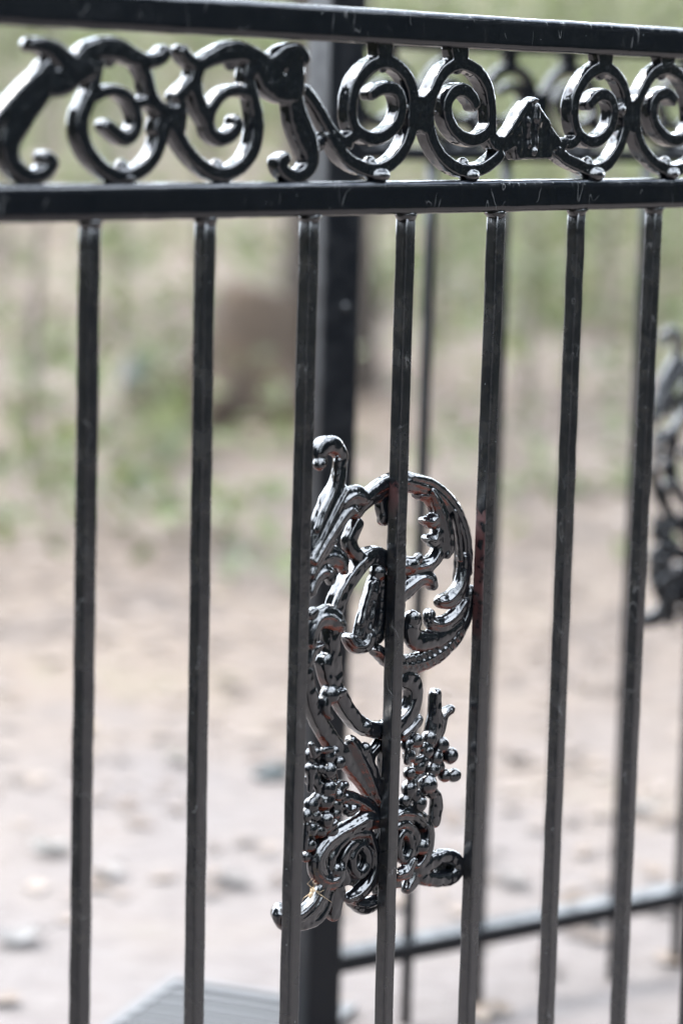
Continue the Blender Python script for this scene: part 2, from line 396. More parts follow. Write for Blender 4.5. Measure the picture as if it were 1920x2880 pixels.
for k in range(850):
    y = 8.4+25*random.random()**.6; x = random.uniform(-1, 1)*(.2*y+1.2)
    if k > 790: y = random.uniform(6.8, 10.5); x = -random.uniform(.05, .2)*y if k % 3 else random.uniform(.02, .16)*y
    if k > 818: y = random.uniform(6.2, 9.2); x = random.uniform(-1, .8)*(.15*y)
    R = random.uniform(.12, .42); hh = random.uniform(.1, .35+.085*(y-6)); n_ = int(random.uniform(14, 40)*(1 if k <= 790 else .55))
    if y > 11.5: n_ = int(n_*2.3)
    if k > 818: hh = random.uniform(.04, .16); n_ = int(random.uniform(3, 9)); R = random.uniform(.2, .5)
    if random.random() < .5: limb(V, F, [(x, y, hgt(x, y)-.02), (x+random.gauss(0, .05), y, hgt(x, y)+hh*.5), (x+random.gauss(0, .08), y, hgt(x, y)+hh)], [.006, .005, .003], 4)
    for i in range(n_):
        a = random.random()*6.28; r = R*math.sqrt(random.random()); qx, qy = x+r*math.cos(a), y+r*math.sin(a)
        leaf(V, F, Vector((qx, qy, hgt(qx, qy)+.02+random.random()*hh)), random.uniform(.05, .13), random.random()*6.28, random.gauss(0, .6), random.gauss(0, .6))
o = link('undergrowth', mesh('undergrowth', V, F, False), M_GREEN)
tag(o, 'airy pale green undergrowth on the wooded slope behind the fences', 'undergrowth', kind='stuff')

# ------------------------------------------------------------------ trees, saplings, rocks
def bark(name, a, b_):
    m, t, b = mat(name); L = t.links.new; tc = node(t, 'ShaderNodeTexCoord')
    mp = node(t, 'ShaderNodeMapping'); mp.inputs['Scale'].default_value = (9, 9, 2.2); L(tc.outputs['Object'], mp.inputs[0])
    n = node(t, 'ShaderNodeTexNoise', Scale=2., Detail=7., Roughness=.7); L(mp.outputs[0], n.inputs['Vector'])
    r = ramp(t, [(.35, a), (.65, b_)], n.outputs[0]); L(r.outputs[0], b.inputs['Base Color']); b.inputs['Roughness'].default_value = .95
    bp = node(t, 'ShaderNodeBump', Strength=.8, Distance=.03); L(n.outputs[0], bp.inputs['Height']); L(bp.outputs[0], b.inputs['Normal'])
    return m
M_BARK = bark('brown_bark', (.014, .009, .006), (.034, .024, .016))
M_BARKP = bark('pale_bark', (0.053, 0.043, 0.033), (0.112, 0.096, 0.076))
def tree_mesh(H, r, flare=1.7, lean=0., limbs=7, seed=1, leaves=5200, spread=.32):
    rd = random.Random(seed); V, F = [], []
    L = []; pts = []; rad = []
    for i in range(13):
        f = i/12; pts.append((lean*f*f*H+.03*H*math.sin(f*4+seed)*f, .02*H*math.sin(f*5+seed*2)*f, -.12+f*H)); rad.append(r*(1-.82*f)*(1+(flare-1)*math.exp(-f*26)))
    limb(V, F, pts, rad, 12); tips = []
    for k in range(limbs):
        f = .42+.5*k/limbs+rd.random()*.05; p = Vector(pts[int(f*12)]); a = rd.random()*6.28; ln = H*(spread+.1*rd.random())*(1.15-f*.6)
        q = [p]
        for j in range(1, 6):
            q.append(p+Vector((math.cos(a)*ln*j/5, math.sin(a)*ln*j/5, ln*(.5*j/5+.15*(j/5)**2)))+Vector((rd.gauss(0, .05), rd.gauss(0, .05), 0))*ln)
        limb(V, F, q, [r*.38*(1-.16*j) for j in range(6)], 7); tips += q[2:]
    tips.append(Vector(pts[-1])); LV, LF = [], []
    cl = [t+Vector((rd.gauss(0, .09), rd.gauss(0, .09), rd.gauss(0, .06)))*H for t in tips for _ in range(2)]
    st = random.getstate(); random.seed(seed)
    for i in range(leaves):
        c = cl[i % len(cl)]; R = H*.075
        leaf(LV, LF, c+Vector((random.gauss(0, R), random.gauss(0, R), random.gauss(0, R*.7))), H*random.uniform(.016, .03), random.random()*6.28, random.gauss(0, .8), random.gauss(0, .8))
    random.setstate(st)
    return mesh('trunk', V, F), mesh('crown', LV, LF, False)
T1 = tree_mesh(9., .18, 1.2, 0., 8, 3, 3600); T2 = tree_mesh(8., .13, 1.5, .03, 7, 8, 5000); T3 = tree_mesh(3.4, .022, 1.2, .06, 6, 5, 500)
def tree(meshes, loc, rz, label, m, name='tree', s=1., group=None, cm=None):
    e = empty(name, loc, rz); e.scale = (s, s, s); tag(e, label, 'tree' if name != 'sapling' else 'sapling', group)
    link('trunk', meshes[0], m, e); link('crown', meshes[1], cm or M_CROWN, e)
    return e
g = ground_at(925, 1090); tree(T1, g, .6, 'broad dark brown tree trunk rising behind the thick black post', M_BARK)
# the wood goes on up the slope, to both sides and behind the photographer
for i, (x, y, k, s) in enumerate([(-4.2, 24, 1, .6), (4.6, 27, 1, .6), (12, 18, 1, .8), (-14, 22, 0, .7), (2.2, 38, 0, .6), (-7, 40, 1, .6),
                                  (10.5, 8.5, 0, .9), (-8, -8, 0, 1.), (-2.5, -10, 1, 1.2), (4, -9, 0, 1.), (9, -6, 1, 1.2), (13, 1, 0, 1.), (-13, -1, 0, 1.), (0, -15, 0, 1.1)]):
    tree((T1, T2)[k], (x, y, hgt(x, y)), i*1.3, ('broad brown trunked tree of the wood around the fences' if k == 0 else 'slim pale trunked tree of the wood around the fences'),
         (M_BARK, M_BARKP)[k], s=s, group='broad trees of the wood' if k == 0 else 'slim trees of the wood')
for i, (px, py, s) in enumerate([(95, 1330, .9), (330, 960, .8), (1225, 1010, .9), (1480, 1130, .7), (1690, 980, 1.), (570, 830, .9), (1800, 800, .8), (20, 900, 1.)]):
    tree(T3, ground_at(px, py), i*2.1, 'thin pale green sapling with sparse leaves growing on the wooded slope', M_BARKP, 'sapling', s, 'saplings on the slope', M_GREEN)

def thicket_mesh(seed):
    rd = random.Random(seed); V, F = [], []; LV, LF = [], []
    for k in range(7):
        a = rd.random()*6.28; x, y = .5*math.cos(a), .5*math.sin(a)
        limb(V, F, [(x*.4, y*.4, -.05), (x*.8, y*.8, 1.2), (x*1.3, y*1.3, 2.4), (x*1.6, y*1.6, 3.4)], [.05, .04, .03, .012], 7)
    st = random.getstate(); random.seed(seed)
    for i in range(7500):
        h = random.random()**.85*4.2; R = 1.25*(1-.55*(h/4.2)**2)*math.sqrt(random.random()); a = random.random()*6.28
        leaf(LV, LF, Vector((R*math.cos(a), R*math.sin(a), .03+h)), random.uniform(.12, .24), random.random()*6.28, random.gauss(0, .8), random.gauss(0, .8))
    random.setstate(st)
    return mesh('stem', V, F), mesh('foliage', LV, LF, False)
TH = thicket_mesh(21)  # unseen shrubs, added so the glossy black paint reflects dark foliage
for i, (x, y, s_) in enumerate([(-5.2, -4.5, 1.), (-5.0, -2.2, 1.1), (-5.3, .1, 1.), (-5.2, 2.2, 1.1), (5.6, -4., 1.), (5.2, -1.8, 1.1), (5.5, .3, 1.05), (5.3, 2.4, 1.), (5.8, 4.6, 1.15), (-3.2, -6.3, 1.), (-.8, -7, 1.1), (1.6, -6.8, 1.), (3.9, -6., 1.05)]+[(-1.95-.12*(q % 2), -2.3+.55*q, .34+.03*(q % 3)) for q in range(8)]):
    e = empty('reflection_shrub', (x, y, hgt(x, y)), i*1.9); e.scale = (s_, s_, s_); tag(e, 'unseen tall dark evergreen shrub added for the black paint to reflect', 'shrub', 'added evergreen shrubs for reflections')
    link('stem', TH[0], M_BARK, e); fo = link('foliage', TH[1], M_EVER, e)
    if x < -1.8 and y > -5 and x != -3.2:
        fo.material_slots[0].link = 'OBJECT'; fo.material_slots[0].material = M_OLIVE; e['label'] = 'unseen tall olive green shrub added for the black paint to reflect'; e['group'] = 'added olive shrubs for reflections'
    if s_ < .5: e['label'] = 'unseen low olive green shrub added to darken reflections in the bars'; e['group'] = 'added low olive shrubs for reflections'  # low row added out of view to darken the bars' left faces

def rock_mesh(name, sx, sy, sz, seed):
    bm = bmesh.new(); bmesh.ops.create_icosphere(bm, subdivisions=3, radius=1); rd = random.Random(seed)
    ks = [(Vector((rd.gauss(0, 1), rd.gauss(0, 1), rd.gauss(0, 1))).normalized(), rd.uniform(.6, .9)) for _ in range(9)]
    for v in bm.verts:
        for d, k in ks:
            q = v.co.dot(d)
            if q > k: v.co -= d*(q-k)
        v.co = Vector((v.co.x*sx, v.co.y*sy, v.co.z*sz))
    me = bpy.data.meshes.new(name); bm.to_mesh(me); bm.free(); return me
mr, t_, b_ = mat('blue_grey_stone'); nn = node(t_, 'ShaderNodeTexNoise', Scale=18., Detail=6.); r_ = ramp(t_, [(.3, (0.036, 0.045, 0.045)), (.7, (0.086, 0.100, 0.101))], nn.outputs[0]); t_.links.new(r_.outputs[0], b_.inputs['Base Color']); b_.inputs['Roughness'].default_value = .8
g = ground_at(400, 1130); tag(link('rock', rock_mesh('rock', .09, .08, .15, 4), mr, None, g+Vector((0, 0, .08))), 'upright blue-grey rock on the brown leaf litter', 'rock')
g = ground_at(762, 2195); o = tag(link('stone', rock_mesh('stone', .035, .022, .016, 9), mr, None, g+Vector((0, 0, .012))), 'small blue-grey stone on the pale ground', 'stone')
ms, t_, b_ = mat('rotten_stump_wood'); nn = node(t_, 'ShaderNodeTexNoise', Scale=9., Detail=7.); r_ = ramp(t_, [(.3, (0.018, 0.011, 0.006)), (.7, (0.044, 0.028, 0.016))], nn.outputs[0]); t_.links.new(r_.outputs[0], b_.inputs['Base Color']); b_.inputs['Roughness'].default_value = .95
g = ground_at(690, 1140)
V, F = [], []
limb(V, F, [(0, 0, -.1), (0, 0, .05), (.01, 0, .18), (.03, .01, .34), (.04, .01, .37)], [.30, .24, .17, .14, .09], 14)
for a in (.3, 1.7, 2.9, 4.4, 5.3): limb(V, F, [(0, 0, .12), (.2*math.cos(a), .2*math.sin(a), .06), (.42*math.cos(a), .42*math.sin(a), -.03)], [.1, .07, .03], 8)
tag(link('tree_stump', mesh('tree_stump', V, F), ms, None, g), 'dark rotten tree stump with spreading roots beside the thick black post', 'stump').scale = (1.25, 1.25, 1.25)
def one_leaf(px, py, size, col, label, yaw):
    col = tuple((c*.4+.6*b_)*.14 for c, b_ in zip(col, (.55, .47, .43))); m, t, b = mat('leaf_'+label.split()[0]); tn = node(t, 'ShaderNodeTexNoise', Scale=40.)
    r = ramp(t, [(.3, tuple(c*.75 for c in col)), (.7, col)], tn.outputs[0]); t.links.new(r.outputs[0], b.inputs['Base Color']); b.inputs['Roughness'].default_value = .6
    V, F = [], []; n = 10                       # ovate blade with a stalk, gently cupped
    for i in range(n+1):
        f = i/n; w = size*.36*math.sin(math.pi*f**.8)**.8
        for k in (-1, -.5, 0, .5, 1): V.append((w*k, size*(f-.5), .006+.05*size*abs(k)+.08*size*(f-.5)**2+.004*math.sin(9*f+k)))
    for i in range(n):
        for k in range(4): F.append((5*i+k, 5*i+k+1, 5*i+6+k, 5*i+5+k))
    limb(V, F, [(0, -.5*size, .008), (0, -.7*size, .012), (.03*size, -.85*size, .014)], [.0015, .0013, .001], 5)
    o = link('fallen_leaf', mesh('fallen_leaf', V, F), m, None, ground_at(px, py)+Vector((0, 0, .006))); o.rotation_euler = (0, 0, yaw)
    tag(o, label, 'leaf')
one_leaf(500, 2150, .065, (.72, .60, .36), 'yellow fallen leaf lying by itself on the pale ground', .8)
one_leaf(135, 2410, .065, (.78, .80, .66), 'whitish green fallen leaf lying on the pale ground', 1.5)
one_leaf(48, 2660, .075, (.26, .25, .23), 'dark grey fallen leaf on the bare pale ground', 2.1)
one_leaf(655, 2495, .065, (.32, .26, .22), 'dark brown curled leaf lying on the pale ground', .5)
one_leaf(300, 2480, .065, (.62, .50, .42), 'pinkish tan fallen leaf behind the slender black bars', 2.6)
one_leaf(1790, 2290, .065, (.80, .76, .66), 'cream fallen leaf beyond the lower fence rail', 1.2)
one_leaf(1440, 2500, .065, (.64, .52, .44), 'orange pink fallen leaf under the black fence', .3)

# drain grating set in the path
mg, t_, b_ = mat('galvanised_steel'); nn = node(t_, 'ShaderNodeTexNoise', Scale=60., Detail=4.); r_ = ramp(t_, [(.3, (.050, .050, .052)), (.7, (.068, .068, .070))], nn.outputs[0]); t_.links.new(r_.outputs[0], b_.inputs['Base Color']); b_.inputs['Metallic'].default_value = 0.; b_.inputs['Roughness'].default_value = .6
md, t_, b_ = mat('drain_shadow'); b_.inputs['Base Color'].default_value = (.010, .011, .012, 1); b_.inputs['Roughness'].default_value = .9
def grate():
    a = ground_at(500, 2790); e = empty('drain_grate', a+Vector((0, 0, .0045)), math.radians(-21)); tag(e, 'galvanised steel drain grating with narrow slats set in the pale ground', 'grating')
    Wd, Ln = .235, .40                      # along x, towards the photographer
    def box(name, x0, x1, y0, y1, z0, z1, m):
        Vv = [(x, y, z) for x in (x0, x1) for y in (y0, y1) for z in (z0, z1)]
        return link(name, mesh(name, Vv, [(0, 1, 3, 2), (4, 6, 7, 5), (0, 4, 5, 1), (2, 3, 7, 6), (0, 2, 6, 4), (1, 5, 7, 3)], False), m, e)
    box('gap_shade_sheet', 0, Wd, -Ln, 0, .0, .0015, md)  # near-black sheet: shade in the gaps between slats, painted as colour
    box('frame_bar', 0, Wd, 0, .014, .001, .006, mg); box('frame_bar', 0, Wd, -Ln-.014, -Ln, .001, .006, mg)
    box('frame_bar', -.014, 0, -Ln-.014, .014, .001, .0063, mg); box('frame_bar', Wd, Wd+.014, -Ln-.014, .014, .001, .0063, mg)
    src = box('slat', .001, Wd-.001, -.007, .007, .002, .0055, mg); src.location = (0, -.022, 0)
    for i in range(1, 11):
        c = src.copy(); COL.objects.link(c); c.parent = e; c.location = (0, -.022-i*.037, 0)
grate()

# ================================================================== THE NEAR FENCE
FENCE = empty('iron_fence', (NEAR.o[0], NEAR.o[1], 0), NEAR.th)
tag(FENCE, 'glossy black wrought iron fence with scroll frieze and a leafy cast ornament between its bars', 'fence')
UL, UR = -.86, .98
ZT0, ZT1, ZL0, ZL1 = EYE+.0417, EYE+.0687, EYE-.0905, EYE-.0640
def rail(name, z0, z1, par, m, ul, ur, dep=.022, r=.0055, n=150):
    return link(name, beam(name, (ul, 0, (z0+z1)/2), (ur, 0, (z0+z1)/2), z1-z0, dep, r, n, .00014, (0, 0, 1)), m, par)
rail('top_rail', ZT0, ZT1, FENCE, M_RAIL, UL, UR); rail('middle_rail', ZL0, ZL1, FENCE, M_RAIL, UL, UR)
rail('bottom_rail', .085, .111, FENCE, M_RAIL, UL, UR)
QT = [(180, 233), (446, 495), (684, 734), (905, 955), (1112, 1160), (1297, 1345), (1477, 1518)]
QB = [(158, 208), (421, 470), (640, 688), (857, 906), (1049, 1095), (1232, 1277), (1400, 1440)]
kk = 1920/1568
UB = {}
for i in range(-7, 9):
    if 0 <= i+3 <= 6:
        t, b = QT[i+3], QB[i+3]
        u1, z1 = NEAR.uz((t[0]+t[1])/2*kk, 560*kk); u2, z2 = NEAR.uz((b[0]+b[1])/2*kk, 2300*kk)
    else: u1 = u2 = i*SP; z1, z2 = -.2, -.6
    ua = u1+(u2-u1)*((ZL0-EYE+.004)-z1)/(z2-z1); ub = u1+(u2-u1)*((.105-EYE)-z1)/(z2-z1); UB[i] = (ua, ub)
    m = M_BAR4 if i == 0 else M_BAR5 if i == 1 else M_BAR
    me = beam('bar', (ua, 0, ZL0+.004), (ub, 0, .105), .0121, .0121, .0019, 46, .00016, (1, 0, 0))
    link('bar', me, m, FENCE)
    # bead of weld where the bar meets the rail
    w = Cast(NEAR, 0); c = Vector((ua, 0, ZL0)); n = 10; Vv = []; Fv = []
    for j, (rr, zz) in enumerate(((.0096, .001), (.0090, -.0020), (.0070, -.0056))):
        for q in range(n):
            a = 6.2832*q/n; k = 1+random.gauss(0, .07); Vv.append((c.x+rr*k*math.cos(a), rr*k*math.sin(a), c.z+zz))
    for j in range(2):
        for q in range(n): Fv.append((j*n+q, j*n+(q+1) % n, (j+1)*n+(q+1) % n, (j+1)*n+q))
    Fv += [tuple(range(n)), tuple(2*n+q for q in range(n))]
    me = mesh('weld', Vv, Fv); bm = bmesh.new(); bm.from_mesh(me); bmesh.ops.recalc_face_normals(bm, faces=bm.faces); bm.to_mesh(me); bm.free()
    link('weld', me, M_CAST, FENCE)
for u in (UL-.02, UR+.02):
    link('post', beam('post', (u, 0, -.02), (u, 0, 1.45), .05, .05, .004, 40, .0001, (1, 0, 0)), M_BAR, FENCE)

# ---- frieze: a pair of open scrolls flanked by leaf brackets, then ring pairs joined at a pointed plate
def scroll_casting():
    C = Cast(NEAR, 0., 1.3, 1.05, 1.2)
    S = lambda c, p, w, d=12.: C.stroke(c, p, w, d, 0., 5.)
    # left half (crop F1)
    S('F1', [(765, 600), (690, 800), (700, 980), (790, 1150), (930, 1270), (1060, 1310), (1230, 1240), (1340, 1110), (1400, 930), (1440, 800)], [9, 10, 10, 9.5, 9, 9, 9, 9, 9.5, 10], 12.5)
    S('F1', [(800, 600), (880, 560), (985, 550), (1100, 615), (1170, 750), (1165, 890), (1080, 970), (985, 920), (905, 850)], [8, 7, 7, 8, 8, 8, 9, 8.5, 7.5], 12.5)
    S('F1', [(640, 290), (740, 210), (880, 175), (1010, 185), (1140, 250), (1260, 290), (1380, 265), (1440, 195)], [7, 10, 12.5, 12.5, 11, 9, 8.5, 7.5], 13)
    S('F1', [(1190, 280), (1260, 420), (1290, 560), (1350, 680), (1450, 760)], [9, 9, 9, 9.5, 11], 12.5)
    S('F1', [(1180, 660), (1260, 650), (1350, 690)], [6, 6, 7], 12); C.ball('F1', 960, 285, 55)
    S('F1', [(830, 290), (810, 420), (790, 560)], [9, 9, 9], 12.5)
    S('F1', [(790, 350), (660, 380), (520, 460), (400, 540)], [9, 15, 17, 10], 14)
    S('F1', [(620, 360), (520, 270), (430, 190), (330, 150), (250, 150)], [15, 13, 11, 9, 7.5], 14); C.ball('F1', 262, 142, 62)
    S('F1', [(400, 350), (330, 520), (190, 740), (70, 950), (60, 1110), (110, 1230), (240, 1310), (370, 1270), (430, 1180), (370, 1130)], [12, 17, 17, 15, 12, 11, 9, 8.5, 8, 7.5], 13)
    S('F1', [(330, 420), (180, 560), (20, 730), (-120, 900), (-230, 1000)], [9, 9, 8.5, 8.5, 9], 12)
    C.ball('F1', 1070, 1215, 55); C.ball('F1', 1090, 1325, 105, 0, (.9, .8, .55)); C.ball('F1', 1340, 745, 40)
    # web between the two scrolls
    C.plate('F1', [(1400, 640), (1480, 690), (1570, 690), (1650, 640), (1660, 760), (1650, 900), (1590, 950), (1530, 890), (1460, 890), (1400, 960), (1370, 900), (1400, 780)], 12)
    # right half (crop F2)
    S('F2', [(165, 190), (215, 270), (310, 315), (430, 260), (560, 215), (680, 205), (800, 250), (900, 290)], [7.5, 8, 8.5, 10, 12.5, 12.5, 11, 9], 13)
    S('F2', [(770, 320), (745, 460), (790, 620), (820, 780), (820, 920), (785, 1070), (700, 1200), (570, 1275), (450, 1275), (310, 1190), (190, 1050), (110, 900), (60, 780)], [10, 9, 9, 10, 10.5, 10, 9.5, 9, 9, 9, 9, 10, 11], 12.5)
    S('F2', [(770, 570), (650, 545), (530, 575), (435, 680), (395, 800), (420, 920), (500, 975), (590, 940), (650, 860), (640, 800)], [8, 7, 7, 8, 8.5, 8.5, 9, 8.5, 8, 6.5], 12.5)
    S('F2', [(310, 330), (280, 450), (295, 590), (340, 720), (400, 830)], [10, 10, 10, 10.5, 9], 12.5)
    S('F2', [(290, 440), (200, 530), (120, 620)], [8, 8, 9], 12); C.ball('F2', 620, 305, 60)
    S('F2', [(840, 330), (930, 440), (1040, 530), (1170, 570)], [14, 20, 18, 12], 14)
    S('F2', [(960, 330), (1080, 250), (1170, 200), (1235, 250), (1220, 300)], [14, 15, 10, 7.5, 6], 14)
    S('F2', [(1130, 280), (1150, 430), (1170, 570)], [15, 18, 12], 13.5)
    S('F2', [(1150, 600), (1190, 800), (1260, 980), (1300, 1130), (1270, 1250), (1160, 1310), (1060, 1260), (1030, 1180), (1090, 1140)], [13, 16, 17, 13, 10, 9, 9, 8.5, 7.5], 13)
    S('F2', [(1240, 540), (1350, 690), (1460, 880), (1560, 990), (1640, 1010)], [8.5, 8.5, 8.5, 8.5, 9], 12)
    C.ball('F2', 490, 1215, 55); C.ball('F2', 545, 1320, 92, 0, (.9, .8, .55)); C.ball('F2', 1390, 1010, 70, 0, (1, .7, 1))
    return C.build('scroll_casting', M_CAST, .001, 1, FENCE, .16)
def ring_casting():
    C = Cast(NEAR, 0., 1.22, 1.0, 1.15); S = C.stroke
    W9 = [8.6]
    S('F3', [(40, 930), (170, 1120), (300, 1215), (440, 1250), (590, 1190), (700, 1060), (765, 900), (785, 700), (765, 520), (690, 380), (560, 295), (420, 330), (310, 440), (255, 580), (240, 740), (270, 880), (370, 960), (480, 965), (600, 890), (670, 760), (675, 640), (630, 545), (540, 525), (470, 545), (405, 590)],
      [9]*6+[9.5, 10, 10]+[9]*12+[8.5, 8.5, 8, 7], 13, 0, 9)
    S('F3', [(150, 1020), (240, 960), (300, 930)], 8, 12.5, 0, 9)
    C.ball('F3', 548, 345, 40); C.ball('F3', 430, 1185, 52); C.ball('F3', 500, 1298, 112, 2, (1, .9, .5)); C.ball('F3', 770, 700, 46, 2)
    S('F3', [(530, 130), (530, 250)], [17, 15], 13, 0, 9)
    C.plate('F3', [(800, 540), (860, 600), (920, 600), (985, 530), (1000, 700), (1000, 900), (930, 930), (880, 900), (830, 920), (790, 980), (780, 800)], 12.5)
    S('F3', [(1470, 930), (1470, 720), (1440, 530), (1350, 380), (1200, 310), (1070, 370), (985, 500), (930, 660), (920, 860), (985, 1060), (1110, 1200), (1250, 1258), (1390, 1235), (1500, 1160), (1560, 1090)], [9]*8+[10]+[9]*6, 13, 0, 9)
    S('F3', [(1470, 860), (1400, 950), (1280, 985), (1160, 915), (1090, 790), (1080, 660), (1140, 560), (1230, 545), (1310, 620), (1335, 690)], [9]*7+[9.5, 9.5, 8], 13, 0, 9)
    S('F3', [(1440, 920), (1510, 990), (1570, 1060)], [8.5, 8.5, 9], 12.5, 0, 9)
    C.ball('F3', 1200, 360, 46); C.ball('F3', 1250, 1195, 52); C.ball('F3', 1310, 1298, 95, 2, (1, .9, .55)); C.ball('F3', 985, 740, 34, 2)
    S('F3', [(1190, 165), (1195, 270)], [19, 16], 13, 0, 9)
    left = C.build('ring_casting', M_CAST, .00085, 1, FENCE, .22)
    C = Cast(NEAR, 0., 1.22, 1.0, 1.15); S = C.stroke
    S('F4', [(410, 1080), (500, 1150), (620, 1210), (740, 1250), (870, 1190), (960, 1060), (1020, 900), (1040, 730), (1020, 560), (950, 420), (840, 345), (720, 390), (630, 500), (575, 640), (570, 800), (610, 930), (700, 1000), (790, 985), (880, 890), (920, 760), (905, 650), (850, 590), (770, 600), (695, 680)],
      [9]*19+[9]*3+[9, 8], 13, 0, 9)
    S('F4', [(460, 1010), (540, 1020), (600, 970)], 8, 12.5, 0, 9)
    C.ball('F4', 830, 410, 44); C.ball('F4', 715, 1185, 50); C.ball('F4', 770, 1288, 108, 2, (1, .9, .55)); C.ball('F4', 1010, 720, 46, 3)
    S('F4', [(840, 210), (840, 330)], [20, 16], 13, 0, 9)
    C.plate('F4', [(1050, 590), (1090, 640), (1130, 640), (1180, 580), (1200, 720), (1190, 890), (1140, 930), (1100, 910), (1050, 960), (1040, 800)], 12.5)
    S('F4', [(1610, 900), (1605, 720), (1575, 540), (1500, 410), (1380, 350), (1270, 400), (1190, 520), (1130, 670), (1115, 860), (1170, 1050), (1290, 1190), (1430, 1250), (1560, 1220), (1650, 1150), (1730, 1080)], [9]*8+[10]+[9]*6, 13, 0, 9)
    S('F4', [(1605, 860), (1540, 960), (1430, 985), (1320, 900), (1265, 770), (1275, 650), (1330, 585), (1400, 580), (1460, 640)], [9]*7+[9.5, 8.5], 13, 0, 9)
    C.ball('F4', 1370, 410, 44); C.ball('F4', 1400, 1180, 50); C.ball('F4', 1440, 1283, 95, 2, (1, .9, .55)); S('F4', [(1390, 240), (1390, 330)], [20, 16], 13, 0, 9)
    return left, C.build('ring_casting', M_CAST, .00085, 1, FENCE, .22)
def joint_plate():
    C = Cast(NEAR, 0., 1., 1., 1.)
    C.plate('F4', [(205, 640), (250, 640), (300, 670), (380, 790), (440, 900), (500, 985), (560, 1020), (520, 1110), (430, 1075), (410, 1150), (110, 1160), (95, 1050), (40, 1080), (-20, 1110), (-110, 1060), (-150, 960), (-60, 950), (0, 950), (60, 870), (130, 750)], 12.5)
    C.stroke('F4', [(-40, 960), (40, 870), (120, 740), (200, 640), (240, 630)], 4, 13.5); C.stroke('F4', [(205, 790), (212, 1040)], 2.2, 4, 6.6); C.stroke('F4', [(283, 690), (275, 800)], 6, 5, 6.4)
    C.stroke('F4', [(283, 800), (272, 1050)], 2.2, 4, 6.6); C.ball('F4', 255, 1085, 30, 6.5)
    return C.build('pointed_joint_plate', M_CAST, .0009, 1, FENCE, .42)
SCROLL = scroll_casting(); RING_L, RING_R = ring_casting(); PLATE = joint_plate()
def span(o):
    x = [v.co.x for v in o.data.vertices]; return min(x), max(x)
uA = NEAR.uz(450+75*.318878, 330)[0]; uB = NEAR.uz(1420+240*.318878, 350)[0]
for du, srcs in ((2*(uB-uA), (SCROLL,)), (-2*(uB-uA), (RING_L, RING_R, PLATE))):
    for s_ in srcs:
        lo, hi = span(s_)
        if lo+du > UR or hi+du < UL: continue
        c = s_.copy(); COL.objects.link(c); c.location = (du, 0, 0)

